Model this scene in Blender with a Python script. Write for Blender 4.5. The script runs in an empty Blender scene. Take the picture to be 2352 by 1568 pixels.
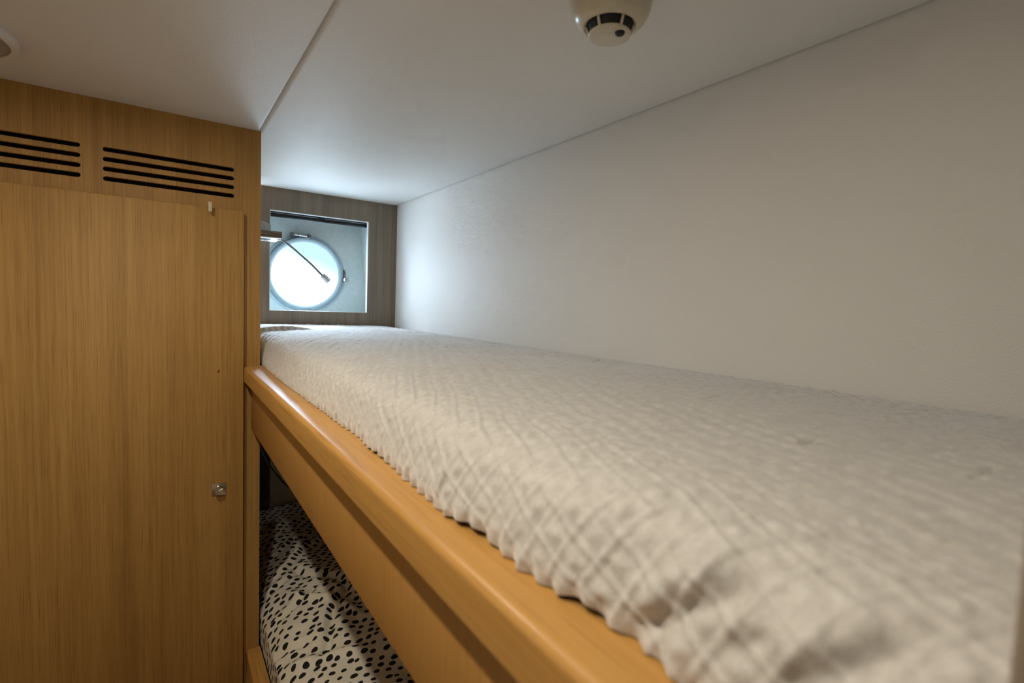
import bpy, bmesh, math, random
import numpy as np
from mathutils import Vector, Matrix

random.seed(4)
SC = bpy.context.scene
COL = SC.collection

# ------------------------------------------------------------------ dimensions (metres, eye of the camera at the origin)
YB = 2.30        # panelled wall behind the bunk
YC = 1.555       # front of the wardrobe carcass
YD = 1.530       # front of the wardrobe door
XC = 0.2184      # right side of the wardrobe
XR = 0.899       # cream wall on the right
ZC = 0.452       # ceiling over the bunk
ZL = 0.449       # ceiling over the aisle
YH = 2.45        # hull lining with the porthole
FLOOR = -1.50


def lin(r, g, b, a=1.0):
    f = lambda c: (c / 255 / 12.92) if c / 255 <= 0.04045 else ((c / 255 + 0.055) / 1.055) ** 2.4
    return (f(r), f(g), f(b), a)


# ------------------------------------------------------------------ materials
def new_mat(name):
    m = bpy.data.materials.new(name)
    m.use_nodes = True
    nt = m.node_tree
    for n in list(nt.nodes):
        nt.nodes.remove(n)
    out = nt.nodes.new('ShaderNodeOutputMaterial')
    b = nt.nodes.new('ShaderNodeBsdfPrincipled')
    nt.links.new(b.outputs[0], out.inputs[0])
    return m, nt, b, out


def N(nt, t, **k):
    n = nt.nodes.new('ShaderNode' + t)
    for a, v in k.items():
        if a in n.inputs.keys() if hasattr(n.inputs, 'keys') else False:
            n.inputs[a].default_value = v
        else:
            setattr(n, a, v)
    return n


def ramp(nt, stops):
    r = nt.nodes.new('ShaderNodeValToRGB')
    e = r.color_ramp.elements
    e[0].position, e[0].color = stops[0]
    e[1].position, e[1].color = stops[-1]
    for p, c in stops[1:-1]:
        x = e.new(p)
        x.color = c
    return r


def plain(name, col, rough=0.5, metal=0.0, coat=0.0):
    m, nt, b, o = new_mat(name)
    tc = N(nt, 'TexCoord')
    nz = N(nt, 'TexNoise')
    nz.inputs['Scale'].default_value = 60
    nz.inputs['Detail'].default_value = 3
    nt.links.new(tc.outputs['Object'], nz.inputs['Vector'])
    c2 = (col[0] * 0.93, col[1] * 0.93, col[2] * 0.93, 1)
    r = ramp(nt, [(0.35, c2), (0.65, col)])
    nt.links.new(nz.outputs['Fac'], r.inputs[0])
    nt.links.new(r.outputs[0], b.inputs['Base Color'])
    b.inputs['Roughness'].default_value = rough
    b.inputs['Metallic'].default_value = metal
    b.inputs['Coat Weight'].default_value = coat
    return m


def wood(name, light, mid, dark, axis='Z', freq=170.0, rough=0.42, coat=0.15, contrast=1.0, bump=0.06, ply=False):
    m, nt, b, o = new_mat(name)
    L = nt.links.new
    tc = N(nt, 'TexCoord')

    def mp(f, along):
        q = N(nt, 'Mapping')
        s = {'Z': (f, f, along), 'Y': (f, along, f), 'X': (along, f, f)}[axis]
        q.inputs['Scale'].default_value = s
        L(tc.outputs['Object'], q.inputs['Vector'])
        return q
    a = mp(freq, 2.2)
    n1 = N(nt, 'TexNoise')
    n1.inputs['Scale'].default_value = 1.0
    n1.inputs['Detail'].default_value = 5
    n1.inputs['Roughness'].default_value = 0.62
    n1.inputs['Distortion'].default_value = 0.25
    L(a.outputs[0], n1.inputs['Vector'])
    c = mp(freq * 0.13, 0.9)
    n2 = N(nt, 'TexNoise')
    n2.inputs['Scale'].default_value = 1.0
    n2.inputs['Detail'].default_value = 3
    L(c.outputs[0], n2.inputs['Vector'])
    d = mp(freq * 4.2, 9.0)
    n3 = N(nt, 'TexNoise')
    n3.inputs['Scale'].default_value = 1.0
    n3.inputs['Detail'].default_value = 2
    L(d.outputs[0], n3.inputs['Vector'])
    w = 0.5 * contrast
    r = ramp(nt, [(0.5 - 0.22 / contrast, dark), (0.5, mid), (0.5 + 0.2 / contrast, light)])
    mix = N(nt, 'Math', operation='MULTIPLY_ADD')
    L(n2.outputs['Fac'], mix.inputs[0])
    mix.inputs[1].default_value = 0.45
    mul = N(nt, 'Math', operation='MULTIPLY')
    L(n1.outputs['Fac'], mul.inputs[0])
    mul.inputs[1].default_value = 0.55
    L(mul.outputs[0], mix.inputs[2])
    L(mix.outputs[0], r.inputs[0])
    pr = ramp(nt, [(0.30, (0.62, 0.56, 0.50, 1)), (0.46, (1, 1, 1, 1))])
    L(n3.outputs['Fac'], pr.inputs[0])
    mm = N(nt, 'MixRGB', blend_type='MULTIPLY')
    mm.inputs[0].default_value = 0.75 * min(1.0, contrast)
    L(r.outputs[0], mm.inputs[1])
    L(pr.outputs[0], mm.inputs[2])
    L(mm.outputs[0], b.inputs['Base Color'])
    b.inputs['Roughness'].default_value = rough
    b.inputs['Coat Weight'].default_value = coat
    b.inputs['Coat Roughness'].default_value = 0.18
    bp = N(nt, 'Bump')
    bp.inputs['Strength'].default_value = bump
    bp.inputs['Distance'].default_value = 0.002
    L(n1.outputs['Fac'], bp.inputs['Height'])
    L(bp.outputs[0], b.inputs['Normal'])
    return m


def leather(name, col, scale=420, bump=0.27, rough=0.55):
    m, nt, b, o = new_mat(name)
    L = nt.links.new
    tc = N(nt, 'TexCoord')
    w = N(nt, 'TexNoise')
    w.inputs['Scale'].default_value = 26
    w.inputs['Detail'].default_value = 2
    L(tc.outputs['Object'], w.inputs['Vector'])
    add = N(nt, 'MixRGB', blend_type='ADD')
    add.inputs[0].default_value = 0.020
    L(tc.outputs['Object'], add.inputs[1])
    L(w.outputs['Color'], add.inputs[2])
    v = N(nt, 'TexVoronoi', feature='F1')
    v.inputs['Scale'].default_value = scale
    L(add.outputs[0], v.inputs['Vector'])
    n = N(nt, 'TexNoise')
    n.inputs['Scale'].default_value = scale * 0.8
    n.inputs['Detail'].default_value = 3
    n.inputs['Distortion'].default_value = 1.2
    L(add.outputs[0], n.inputs['Vector'])
    s = N(nt, 'Math', operation='MULTIPLY_ADD')
    L(v.outputs['Distance'], s.inputs[0])
    s.inputs[1].default_value = -0.8
    L(n.outputs['Fac'], s.inputs[2])
    bp = N(nt, 'Bump')
    bp.inputs['Strength'].default_value = bump
    bp.inputs['Distance'].default_value = 0.0016
    L(s.outputs[0], bp.inputs['Height'])
    L(bp.outputs[0], b.inputs['Normal'])
    big = N(nt, 'TexNoise')
    big.inputs['Scale'].default_value = 3.0
    L(tc.outputs['Object'], big.inputs['Vector'])
    r = ramp(nt, [(0.3, (col[0] * .97, col[1] * .97, col[2] * .965, 1)), (0.7, col)])
    L(big.outputs['Fac'], r.inputs[0])
    L(r.outputs[0], b.inputs['Base Color'])
    b.inputs['Roughness'].default_value = rough
    b.inputs['Specular IOR Level'].default_value = 0.25
    return m


OAK = dict(light=(0.49, 0.278, 0.076, 1), mid=(0.405, 0.217, 0.051, 1), dark=(0.275, 0.135, 0.028, 1))
M_DOOR = wood('oak_veneer_door', **OAK, axis='Z', freq=150, rough=0.62, coat=0.0)
M_FRAME = wood('oak_veneer_frame', **OAK, axis='Z', freq=190, rough=0.62, coat=0.0)
M_RAIL = wood('oak_rail', light=(0.60, 0.325, 0.095, 1), mid=(0.53, 0.275, 0.072, 1), dark=(0.44, 0.215, 0.05, 1), axis='Y',
              freq=120, rough=0.40, coat=0.05, contrast=0.85, bump=0.03)
M_RAIL.node_tree.nodes['Principled BSDF'].inputs['Specular IOR Level'].default_value = 0.36
M_BOARD = wood('oak_board', light=(0.53, 0.275, 0.072, 1), mid=(0.49, 0.248, 0.062, 1), dark=(0.43, 0.208, 0.05, 1), axis='Z',
               freq=75, rough=0.42, coat=0.1, contrast=0.55, bump=0.02)
M_PANEL = wood('oak_veneer_greyed', light=(0.285, 0.225, 0.165, 1), mid=(0.205, 0.158, 0.112, 1), dark=(0.115, 0.086, 0.060, 1),
               axis='Z', freq=230, rough=0.5, coat=0.05)  # oak with the cold, dim window light put into its colour
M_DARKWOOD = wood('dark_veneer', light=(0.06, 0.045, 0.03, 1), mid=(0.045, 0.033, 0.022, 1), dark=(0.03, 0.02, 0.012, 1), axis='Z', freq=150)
M_CEIL = leather('cream_leatherette_ceiling', (0.80, 0.785, 0.755, 1))
M_WALL = leather('cream_leatherette_wall', (0.80, 0.775, 0.735, 1), bump=0.21)
M_HULL = plain('hull_gelcoat', (0.82, 0.91, 0.91, 1), 0.45)
M_LINER = plain('white_liner', (0.86, 0.87, 0.88, 1), 0.35)
M_ROOM = plain('cabin_paint', (0.82, 0.79, 0.73, 1), 0.6)
M_FLOOR = wood('teak_floor', light=(0.42, 0.24, 0.10, 1), mid=(0.34, 0.18, 0.07, 1), dark=(0.24, 0.12, 0.045, 1), axis='Y', freq=60)
M_BLACK = plain('black_plastic', (0.005, 0.005, 0.0055, 1), 0.55)
M_BLACKGLOSS = plain('black_gloss', (0.015, 0.016, 0.02, 1), 0.18)
M_VOID = plain('dark_inside', (0.006, 0.005, 0.004, 1), 0.9)
M_CHROME = plain('polished_steel', (0.72, 0.74, 0.75, 1), 0.14, 1.0)
M_PORT = plain('satin_coated_frame', (0.60, 0.72, 0.76, 1), 0.38)
M_BORE = plain('grey_frame', (0.34, 0.43, 0.47, 1), 0.34)
M_STEEL = plain('satin_steel', (0.52, 0.54, 0.56, 1), 0.30, 1.0)
M_NECK = plain('dark_steel', (0.20, 0.22, 0.24, 1), 0.35, 1.0)
M_NICKEL = plain('nickel', (0.62, 0.56, 0.46, 1), 0.24, 1.0)
M_CREAM = plain('cream_plastic', (0.62, 0.56, 0.43, 1), 0.28, 0.0, 0.3)
M_WHITE = plain('white_plastic', (0.78, 0.77, 0.74, 1), 0.35)
M_GREY = plain('grey_lens', (0.33, 0.31, 0.28, 1), 0.45)
M_LGREY = plain('light_grey_plastic', (0.55, 0.56, 0.57, 1), 0.45)
M_HOOK = plain('beige_plastic', (0.62, 0.52, 0.33, 1), 0.45)
M_RED = plain('dark_red', (0.20, 0.006, 0.004, 1), 0.5)
M_MATT = plain('dark_mattress', (0.03, 0.032, 0.026, 1), 0.9)
M_FOAM = plain('mattress_ticking', (0.55, 0.53, 0.49, 1), 0.9)
M_RUBBER = plain('rubber_seal', (0.02, 0.03, 0.04, 1), 0.5)


def ply_mat():
    m, nt, b, o = new_mat('laminated_edge')
    L = nt.links.new
    tc = N(nt, 'TexCoord')
    q = N(nt, 'Mapping')
    q.inputs['Scale'].default_value = (6, 6, 260)
    L(tc.outputs['Object'], q.inputs['Vector'])
    n = N(nt, 'TexNoise')
    n.inputs['Scale'].default_value = 1
    n.inputs['Detail'].default_value = 3
    L(q.outputs[0], n.inputs['Vector'])
    r = ramp(nt, [(0.40, (0.07, 0.045, 0.025, 1)), (0.52, (0.17, 0.115, 0.07, 1)), (0.66, (0.36, 0.29, 0.21, 1))])
    L(n.outputs['Fac'], r.inputs[0])
    L(r.outputs[0], b.inputs['Base Color'])
    b.inputs['Roughness'].default_value = 0.5
    return m


M_PLY = ply_mat()


def glass_mat():
    m, nt, b, o = new_mat('porthole_glass')
    nt.nodes.remove(b)
    t = N(nt, 'BsdfTransparent')
    t.inputs[0].default_value = (0.93, 0.97, 0.98, 1)
    g = N(nt, 'BsdfGlossy')
    g.inputs['Roughness'].default_value = 0.02
    lw = N(nt, 'LayerWeight')
    lw.inputs['Blend'].default_value = 0.25
    mx = N(nt, 'MixShader')
    sc = N(nt, 'Math', operation='MULTIPLY')
    sc.inputs[1].default_value = 0.5
    nt.links.new(lw.outputs['Fresnel'], sc.inputs[0])
    nt.links.new(sc.outputs[0], mx.inputs[0])
    nt.links.new(t.outputs[0], mx.inputs[1])
    nt.links.new(g.outputs[0], mx.inputs[2])
    nt.links.new(mx.outputs[0], o.inputs[0])
    return m


M_GLASS = glass_mat()


def lamp_mat():
    m, nt, b, o = new_mat('lamp_lens')
    nt.nodes.remove(b)
    e = N(nt, 'Emission')
    e.inputs[0].default_value = (1, 0.915, 0.765, 1)
    e.inputs[1].default_value = 6.0
    nt.links.new(e.outputs[0], o.inputs[0])
    return m


M_LENS = lamp_mat()


def blanket_mat():
    m, nt, b, o = new_mat('plush_blanket')
    L = nt.links.new
    tc = N(nt, 'TexCoord')
    n = N(nt, 'TexNoise')
    n.inputs['Scale'].default_value = 420
    n.inputs['Detail'].default_value = 4
    n.inputs['Roughness'].default_value = 0.7
    L(tc.outputs['Object'], n.inputs['Vector'])
    n2 = N(nt, 'TexNoise')
    n2.inputs['Scale'].default_value = 90
    n2.inputs['Detail'].default_value = 4
    L(tc.outputs['Object'], n2.inputs['Vector'])
    r = ramp(nt, [(0.3, (0.47, 0.438, 0.398, 1)), (0.62, (0.645, 0.612, 0.568, 1))])
    mx = N(nt, 'Math', operation='MULTIPLY_ADD')
    L(n.outputs['Fac'], mx.inputs[0])
    mx.inputs[1].default_value = 0.5
    h = N(nt, 'Math', operation='MULTIPLY')
    L(n2.outputs['Fac'], h.inputs[0])
    h.inputs[1].default_value = 0.5
    L(h.outputs[0], mx.inputs[2])
    L(mx.outputs[0], r.inputs[0])
    L(r.outputs[0], b.inputs['Base Color'])
    b.inputs['Roughness'].default_value = 0.95
    b.inputs['Sheen Weight'].default_value = 0.9
    b.inputs['Sheen Roughness'].default_value = 0.4
    b.inputs['Specular IOR Level'].default_value = 0.1
    bp = N(nt, 'Bump')
    bp.inputs['Strength'].default_value = 0.55
    bp.inputs['Distance'].default_value = 0.0022
    L(mx.outputs[0], bp.inputs['Height'])
    L(bp.outputs[0], b.inputs['Normal'])
    return m


M_BLANKET = blanket_mat()


def dots_mat():
    m, nt, b, o = new_mat('spotted_cotton')
    L = nt.links.new
    uv = N(nt, 'UVMap')
    uv.uv_map = 'UVMap'
    # slow swirl so the ovals point different ways
    w = N(nt, 'TexNoise')
    w.inputs['Scale'].default_value = 24
    w.inputs['Detail'].default_value = 1
    L(uv.outputs[0], w.inputs['Vector'])
    ad = N(nt, 'MixRGB', blend_type='ADD')
    ad.inputs[0].default_value = 0.009
    L(uv.outputs[0], ad.inputs[1])
    L(w.outputs['Color'], ad.inputs[2])
    mp = N(nt, 'Mapping')
    mp.inputs['Rotation'].default_value = (0, 0, 0.5)
    mp.inputs['Scale'].default_value = (36, 43, 1)
    L(ad.outputs[0], mp.inputs['Vector'])
    v = N(nt, 'TexVoronoi', voronoi_dimensions='2D', feature='F1')
    v.inputs['Scale'].default_value = 1
    v.inputs['Randomness'].default_value = 0.5
    L(mp.outputs[0], v.inputs['Vector'])
    sep = N(nt, 'SeparateColor')
    L(v.outputs['Color'], sep.inputs[0])
    th = N(nt, 'Math', operation='MULTIPLY_ADD')
    L(sep.outputs[0], th.inputs[0])
    th.inputs[1].default_value = 0.11
    th.inputs[2].default_value = 0.205
    df = N(nt, 'Math', operation='SUBTRACT')
    L(v.outputs['Distance'], df.inputs[0])
    L(th.outputs[0], df.inputs[1])
    r = ramp(nt, [(0.0, (0.014, 0.014, 0.012, 1)), (0.03, (0.74, 0.68, 0.56, 1))])
    L(df.outputs[0], r.inputs[0])
    L(r.outputs[0], b.inputs['Base Color'])
    b.inputs['Roughness'].default_value = 0.85
    b.inputs['Specular IOR Level'].default_value = 0.2
    n = N(nt, 'TexNoise')
    n.inputs['Scale'].default_value = 60
    n.inputs['Detail'].default_value = 4
    L(uv.outputs[0], n.inputs['Vector'])
    bp = N(nt, 'Bump')
    bp.inputs['Strength'].default_value = 0.25
    bp.inputs['Distance'].default_value = 0.004
    L(n.outputs['Fac'], bp.inputs['Height'])
    L(bp.outputs[0], b.inputs['Normal'])
    return m


M_DOTS = dots_mat()


# ------------------------------------------------------------------ object helpers
def thing(name, label, cat, loc=(0, 0, 0), group=None, kind=None):
    o = bpy.data.objects.new(name, None)
    o.empty_display_size = 0.05
    COL.objects.link(o)
    o.location = loc
    o['label'] = label
    o['category'] = cat
    if group:
        o['group'] = group
    if kind:
        o['kind'] = kind
    return o


def wloc(o):
    v = Vector((0, 0, 0))
    while o is not None:
        v += o.location
        o = o.parent
    return v


def link(name, me, mat, parent=None, smooth=None):
    if mat is not None and not me.materials:
        me.materials.append(mat)
    o = bpy.data.objects.new(name, me)
    COL.objects.link(o)
    if parent is not None:
        o.parent = parent
        o.location = -wloc(parent)        # all meshes are drawn in room coordinates
    return o


def tag(o, label, cat, group=None, kind=None):
    o['label'] = label
    o['category'] = cat
    if group:
        o['group'] = group
    if kind:
        o['kind'] = kind
    return o


def struct(o, label, cat):
    return tag(o, label, cat, kind='structure')


def finish(bm, name, mat, parent=None, smooth=False, angle=35):
    bmesh.ops.recalc_face_normals(bm, faces=bm.faces)
    me = bpy.data.meshes.new(name)
    bm.to_mesh(me)
    bm.free()
    if smooth:
        for p in me.polygons:
            p.use_smooth = True
        me.set_sharp_from_angle(angle=math.radians(angle))
    return link(name, me, mat, parent)


def add_box(bm, x0, x1, y0, y1, z0, z1, bevel=0.0, seg=2):
    t = bmesh.new()
    bmesh.ops.create_cube(t, size=1)
    for v in t.verts:
        v.co = Vector(((x0 + x1) / 2 + v.co.x * (x1 - x0), (y0 + y1) / 2 + v.co.y * (y1 - y0), (z0 + z1) / 2 + v.co.z * (z1 - z0)))
    if bevel > 0:
        bmesh.ops.bevel(t, geom=t.edges[:], offset=bevel, segments=seg, affect='EDGES', profile=0.5)
    me = bpy.data.meshes.new('t')
    t.to_mesh(me)
    t.free()
    bm.from_mesh(me)
    bpy.data.meshes.remove(me)
    return bm


def box(name, x0, x1, y0, y1, z0, z1, mat, parent=None, bevel=0.0, seg=2):
    return finish(add_box(bmesh.new(), x0, x1, y0, y1, z0, z1, bevel, seg), name, mat, parent, smooth=bevel > 0)


def lathe(bm, prof, centre, axis='Y', seg=96, sign=1, a0=0.0, a1=2 * math.pi, cap=False):
    """prof: (r, h) pairs, h measured along the axis."""
    closed = abs(a1 - a0 - 2 * math.pi) < 1e-6
    n = seg if closed else seg + 1
    rings = []
    for i in range(n):
        a = a0 + (a1 - a0) * i / seg
        ring = []
        for r, h in prof:
            c, s = math.cos(a) * r, math.sin(a) * r
            if axis == 'Y':
                p = (centre[0] + c, centre[1] + sign * h, centre[2] + s)
            elif axis == 'Z':
                p = (centre[0] + c, centre[1] + s, centre[2] + sign * h)
            else:
                p = (centre[0] + sign * h, centre[1] + c, centre[2] + s)
            ring.append(bm.verts.new(p))
        rings.append(ring)
    m = len(rings)
    for i in range(m if closed else m - 1):
        A, B = rings[i], rings[(i + 1) % m]
        for k in range(len(prof) - 1):
            try:
                bm.faces.new((A[k], A[k + 1], B[k + 1], B[k]))
            except ValueError:
                pass
    if cap and not closed:
        for R in (rings[0], rings[-1]):
            try:
                bm.faces.new(R)
            except ValueError:
                pass
    bmesh.ops.remove_doubles(bm, verts=bm.verts, dist=1e-6)
    return bm


def tube(bm, pts, rad, seg=12, caps=True):
    pts = [Vector(p) for p in pts]
    rads = rad if isinstance(rad, (list, tuple)) else [rad] * len(pts)
    rings = []
    up = None
    for i, p in enumerate(pts):
        d = (pts[min(i + 1, len(pts) - 1)] - pts[max(i - 1, 0)]).normalized()
        if up is None:
            up = d.orthogonal().normalized()
        up = (up - d * up.dot(d)).normalized()
        s = d.cross(up)
        rings.append([bm.verts.new(p + (up * math.cos(2 * math.pi * k / seg) + s * math.sin(2 * math.pi * k / seg)) * rads[i]) for k in range(seg)])
    for A, B in zip(rings, rings[1:]):
        for k in range(seg):
            bm.faces.new((A[k], A[(k + 1) % seg], B[(k + 1) % seg], B[k]))
    if caps:
        bm.faces.new(rings[0])
        bm.faces.new(rings[-1])
    return bm


def spline(P, n):
    """Catmull-Rom through the points."""
    P = [Vector(p) for p in P]
    P = [P[0] * 2 - P[1]] + P + [P[-1] * 2 - P[-2]]
    out = []
    for i in range(1, len(P) - 2):
        a, b, c, d = P[i - 1:i + 3]
        for k in range(n):
            t = k / n
            out.append(0.5 * ((2 * b) + (c - a) * t + (2 * a - 5 * b + 4 * c - d) * t * t + (3 * b - a - 3 * c + d) * t ** 3))
    out.append(P[-2])
    return out


def plate(name, outer, holes, y0, y1, mat, parent=None):
    """A flat board in the XZ plane with holes in it, from y0 to y1."""
    cu = bpy.data.curves.new(name, 'CURVE')
    cu.dimensions = '2D'
    cu.fill_mode = 'BOTH'
    cu.extrude = abs(y1 - y0) / 2
    for loop in [outer] + list(holes):
        sp = cu.splines.new('POLY')
        sp.points.add(len(loop) - 1)
        for p, (x, z) in zip(sp.points, loop):
            p.co = (x, z, 0, 1)
        sp.use_cyclic_u = True
    tmp = bpy.data.objects.new('tmp', cu)
    COL.objects.link(tmp)
    dg = bpy.context.evaluated_depsgraph_get()
    me = bpy.data.meshes.new_from_object(tmp.evaluated_get(dg))
    bpy.data.objects.remove(tmp)
    bpy.data.curves.remove(cu)
    me.name = name
    ym = (y0 + y1) / 2
    for v in me.vertices:
        x, z, d = v.co
        v.co = (x, ym - d, z)
    bm = bmesh.new()
    bm.from_mesh(me)
    bpy.data.meshes.remove(me)
    bmesh.ops.remove_doubles(bm, verts=bm.verts, dist=1e-6)
    return finish(bm, name, mat, parent)


def rect(x0, x1, z0, z1):
    return [(x0, z0), (x1, z0), (x1, z1), (x0, z1)]


def circle(cx, cz, r, n=96):
    return [(cx + r * math.cos(2 * math.pi * k / n), cz + r * math.sin(2 * math.pi * k / n)) for k in range(n)]


def stadium(x0, x1, zc, h, n=10):
    r = h / 2
    a = [(x1 - r + r * math.cos(t), zc + r * math.sin(t)) for t in [(-0.5 + k / n) * math.pi for k in range(n + 1)]]
    b = [(x0 + r + r * math.cos(t), zc + r * math.sin(t)) for t in [(0.5 + k / n) * math.pi for k in range(n + 1)]]
    return a + b


def extrude_y(bm, prof, y0, y1, ny=1):
    """closed XZ profile pulled along Y"""
    rows = [[bm.verts.new((x, y0 + (y1 - y0) * i / ny, z)) for x, z in prof] for i in range(ny + 1)]
    n = len(prof)
    for A, B in zip(rows, rows[1:]):
        for k in range(n):
            bm.faces.new((A[k], A[(k + 1) % n], B[(k + 1) % n], B[k]))
    bm.faces.new(rows[0])
    bm.faces.new(rows[-1])
    return bm


def grid_mesh(name, P, uv=None):
    """P: (ny, nx, 3) array"""
    ny, nx = P.shape[:2]
    me = bpy.data.meshes.new(name)
    idx = np.arange(ny * nx).reshape(ny, nx)
    q = np.stack([idx[:-1, :-1], idx[:-1, 1:], idx[1:, 1:], idx[1:, :-1]], -1).reshape(-1, 4)
    me.vertices.add(ny * nx)
    me.vertices.foreach_set('co', P.reshape(-1).astype(np.float32))
    me.loops.add(q.size)
    me.loops.foreach_set('vertex_index', q.reshape(-1).astype(np.int32))
    me.polygons.add(len(q))
    me.polygons.foreach_set('loop_start', np.arange(0, q.size, 4, dtype=np.int32))
    me.polygons.foreach_set('loop_total', np.full(len(q), 4, dtype=np.int32))
    me.polygons.foreach_set('use_smooth', np.ones(len(q), dtype=bool))
    if uv is not None:
        l = me.uv_layers.new(name='UVMap')
        l.data.foreach_set('uv', uv.reshape(-1, 2)[q.reshape(-1)].reshape(-1).astype(np.float32))
    me.update()
    me.validate()
    return me


def vnoise(x, y, seed=0):
    """smooth value noise in [-1, 1] on numpy arrays"""
    def h(i, j):
        n = np.sin(i * 127.1 + j * 311.7 + seed * 74.7) * 43758.5453
        return (n - np.floor(n)) * 2 - 1
    i, j = np.floor(x), np.floor(y)
    fx, fy = x - i, y - j
    fx, fy = fx * fx * (3 - 2 * fx), fy * fy * (3 - 2 * fy)
    return (h(i, j) * (1 - fx) + h(i + 1, j) * fx) * (1 - fy) + (h(i, j + 1) * (1 - fx) + h(i + 1, j + 1) * fx) * fy


# ------------------------------------------------------------------ the room
NEAR = -0.75
LEFT = -0.80
struct(box('floor', LEFT, XR, NEAR, YB, FLOOR - 0.03, FLOOR, M_FLOOR), 'wooden cabin floor below the bunks', 'floor')
struct(box('wall_left', LEFT - 0.03, LEFT, NEAR, YB, FLOOR - 0.03, 0.5, M_ROOM), 'painted side wall of the aisle', 'wall')
struct(box('wall_near', LEFT, XR, NEAR - 0.03, NEAR, FLOOR - 0.03, 0.5, M_ROOM), 'painted wall behind the camera', 'wall')
struct(box('wall_right', XR, XR + 0.03, NEAR - 0.03, YB + 0.03, FLOOR - 0.03, 0.5, M_WALL), 'cream leatherette wall along the bunk', 'wall')
struct(box('ceiling', LEFT - 0.03, XR + 0.03, NEAR - 0.03, YH + 0.06, 0.500, 0.53, M_ROOM), 'unseen deck slab added over the lining panels against light leaks', 'ceiling')  # unseen cover, added so sky light can't leak through the panel gaps


def ceiling_panel(name, x0, x1, z, r_left, r_right, mat):
    prof = []
    n = 8
    def corner(cx, cz, r, a0, a1):
        return [(cx + r * math.cos(a0 + (a1 - a0) * k / n), cz + r * math.sin(a0 + (a1 - a0) * k / n)) for k in range(n + 1)]
    prof += [(x0, z + 0.04)]
    prof += corner(x0 + r_left, z + r_left, r_left, math.pi, 1.5 * math.pi) if r_left else [(x0, z)]
    prof += corner(x1 - r_right, z + r_right, r_right, 1.5 * math.pi, 2 * math.pi) if r_right else [(x1, z)]
    prof += [(x1, z + 0.04)]
    bm = extrude_y(bmesh.new(), prof, NEAR, YB)
    return finish(bm, name, mat, None, smooth=True, angle=50)


struct(ceiling_panel('ceiling', 0.2160, XR - 0.0035, ZC, 0.012, 0.0035, M_CEIL), 'cream leatherette ceiling panel over the bunk', 'ceiling')
struct(ceiling_panel('ceiling', LEFT, 0.2152, ZL - 0.0015, 0.0, 0.007, M_CEIL), 'cream leatherette ceiling panel over the aisle', 'ceiling')

# panel wall behind the bunk with the square opening
OX0, OX1, OZ0, OZ1 = 0.3565, 0.7645, -0.0503, 0.3600
struct(plate('wall_back', rect(XC, XR, -0.36, 0.499), [rect(OX0, OX1, OZ0, OZ1)], YB, YB + 0.018, M_PANEL),
       'veneered wall, oak toned grey for cold light, with a square porthole opening', 'wall')
struct(box('wall_back', 0.358, XR, YB, YB + 0.018, FLOOR, -0.36, M_ROOM), 'dim lower wall at the end of the bottom bunk', 'wall')
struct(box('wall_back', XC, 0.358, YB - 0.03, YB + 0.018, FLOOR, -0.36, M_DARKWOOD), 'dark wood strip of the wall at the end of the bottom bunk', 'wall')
# white edge lining of the opening
bm = bmesh.new()
LT = 0.0022
for a in ((OX0, OX0 + LT, OZ0, OZ1), (OX1 - LT, OX1, OZ0, OZ1), (OX0 + LT, OX1 - LT, OZ0, OZ0 + LT), (OX0 + LT, OX1 - LT, OZ1 - LT, OZ1)):
    add_box(bm, a[0], a[1], YB - 0.0006, YB + 0.0185, a[2], a[3])
struct(finish(bm, 'trim_1', M_LINER), 'white edging around the square porthole opening', 'trim')

# recess and hull lining behind the opening
PX, PZ, PR = 0.5265, 0.1132, 0.1438
struct(plate('wall_outer', rect(0.27, 0.83, -0.12, 0.42), [circle(PX, PZ, 0.1660)], YH, YH + 0.03, M_HULL),
       'pale hull lining around the round porthole', 'wall')
bm = bmesh.new()
y0, y1 = YB + 0.0185, YH
add_box(bm, 0.27, 0.31, y0, y1, -0.12, 0.42)
add_box(bm, 0.31, 0.83, y0, y1, 0.400, 0.42)
add_box(bm, 0.31, 0.83, y0, y1, -0.12, -0.085)
# right cheek leans outward towards the bottom
v = [bm.verts.new(p) for p in ((0.790, y0, -0.085), (0.806, y1, -0.085), (0.776, y1, 0.400), (0.776, y0, 0.400),
                               (0.83, y0, -0.085), (0.83, y1, -0.085), (0.83, y1, 0.400), (0.83, y0, 0.400))]
for f in ((0, 1, 2, 3), (7, 6, 5, 4), (0, 4, 5, 1), (2, 6, 7, 3), (1, 5, 6, 2), (0, 3, 7, 4)):
    bm.faces.new([v[i] for i in f])
struct(finish(bm, 'trim_2', M_HULL), 'pale sides of the porthole recess', 'trim')

# ------------------------------------------------------------------ the porthole
port = thing('window_1', 'round opening porthole with a polished steel frame in the square recess', 'window', (PX, YH, PZ - 0.178), kind='structure')
c = (PX, YH, PZ)
bm = lathe(bmesh.new(), [(0.158, 0.0), (0.178, 0.0), (0.178, -0.006), (0.1765, -0.0075), (0.1655, -0.0075), (0.158, -0.0075), (0.158, 0.0)], c)
finish(bm, 'flange', M_PORT, port, True)
bm = lathe(bmesh.new(), [(0.1655, -0.0075), (0.1655, -0.012), (0.1640, -0.0135), (0.1640, -0.025), (0.1615, -0.0285), (0.1575, -0.0285),
                         (0.1500, -0.0235), (0.1445, -0.0190), (0.1428, -0.0170), (0.1440, -0.0150), (0.1620, 0.030), (0.1650, 0.030), (0.1655, -0.0075)], c)
finish(bm, 'window_frame', M_BORE, port, True)
bm = lathe(bmesh.new(), [(0.1656, -0.0098), (0.1664, -0.0104), (0.1664, -0.0118), (0.1656, -0.0124), (0.1656, -0.0098)], c)
finish(bm, 'rubber_seal', M_RUBBER, port, True)
bm = lathe(bmesh.new(), [(0.0, -0.0160), (0.1432, -0.0160), (0.1446, -0.0120), (0.0, -0.0120)], c)
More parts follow.
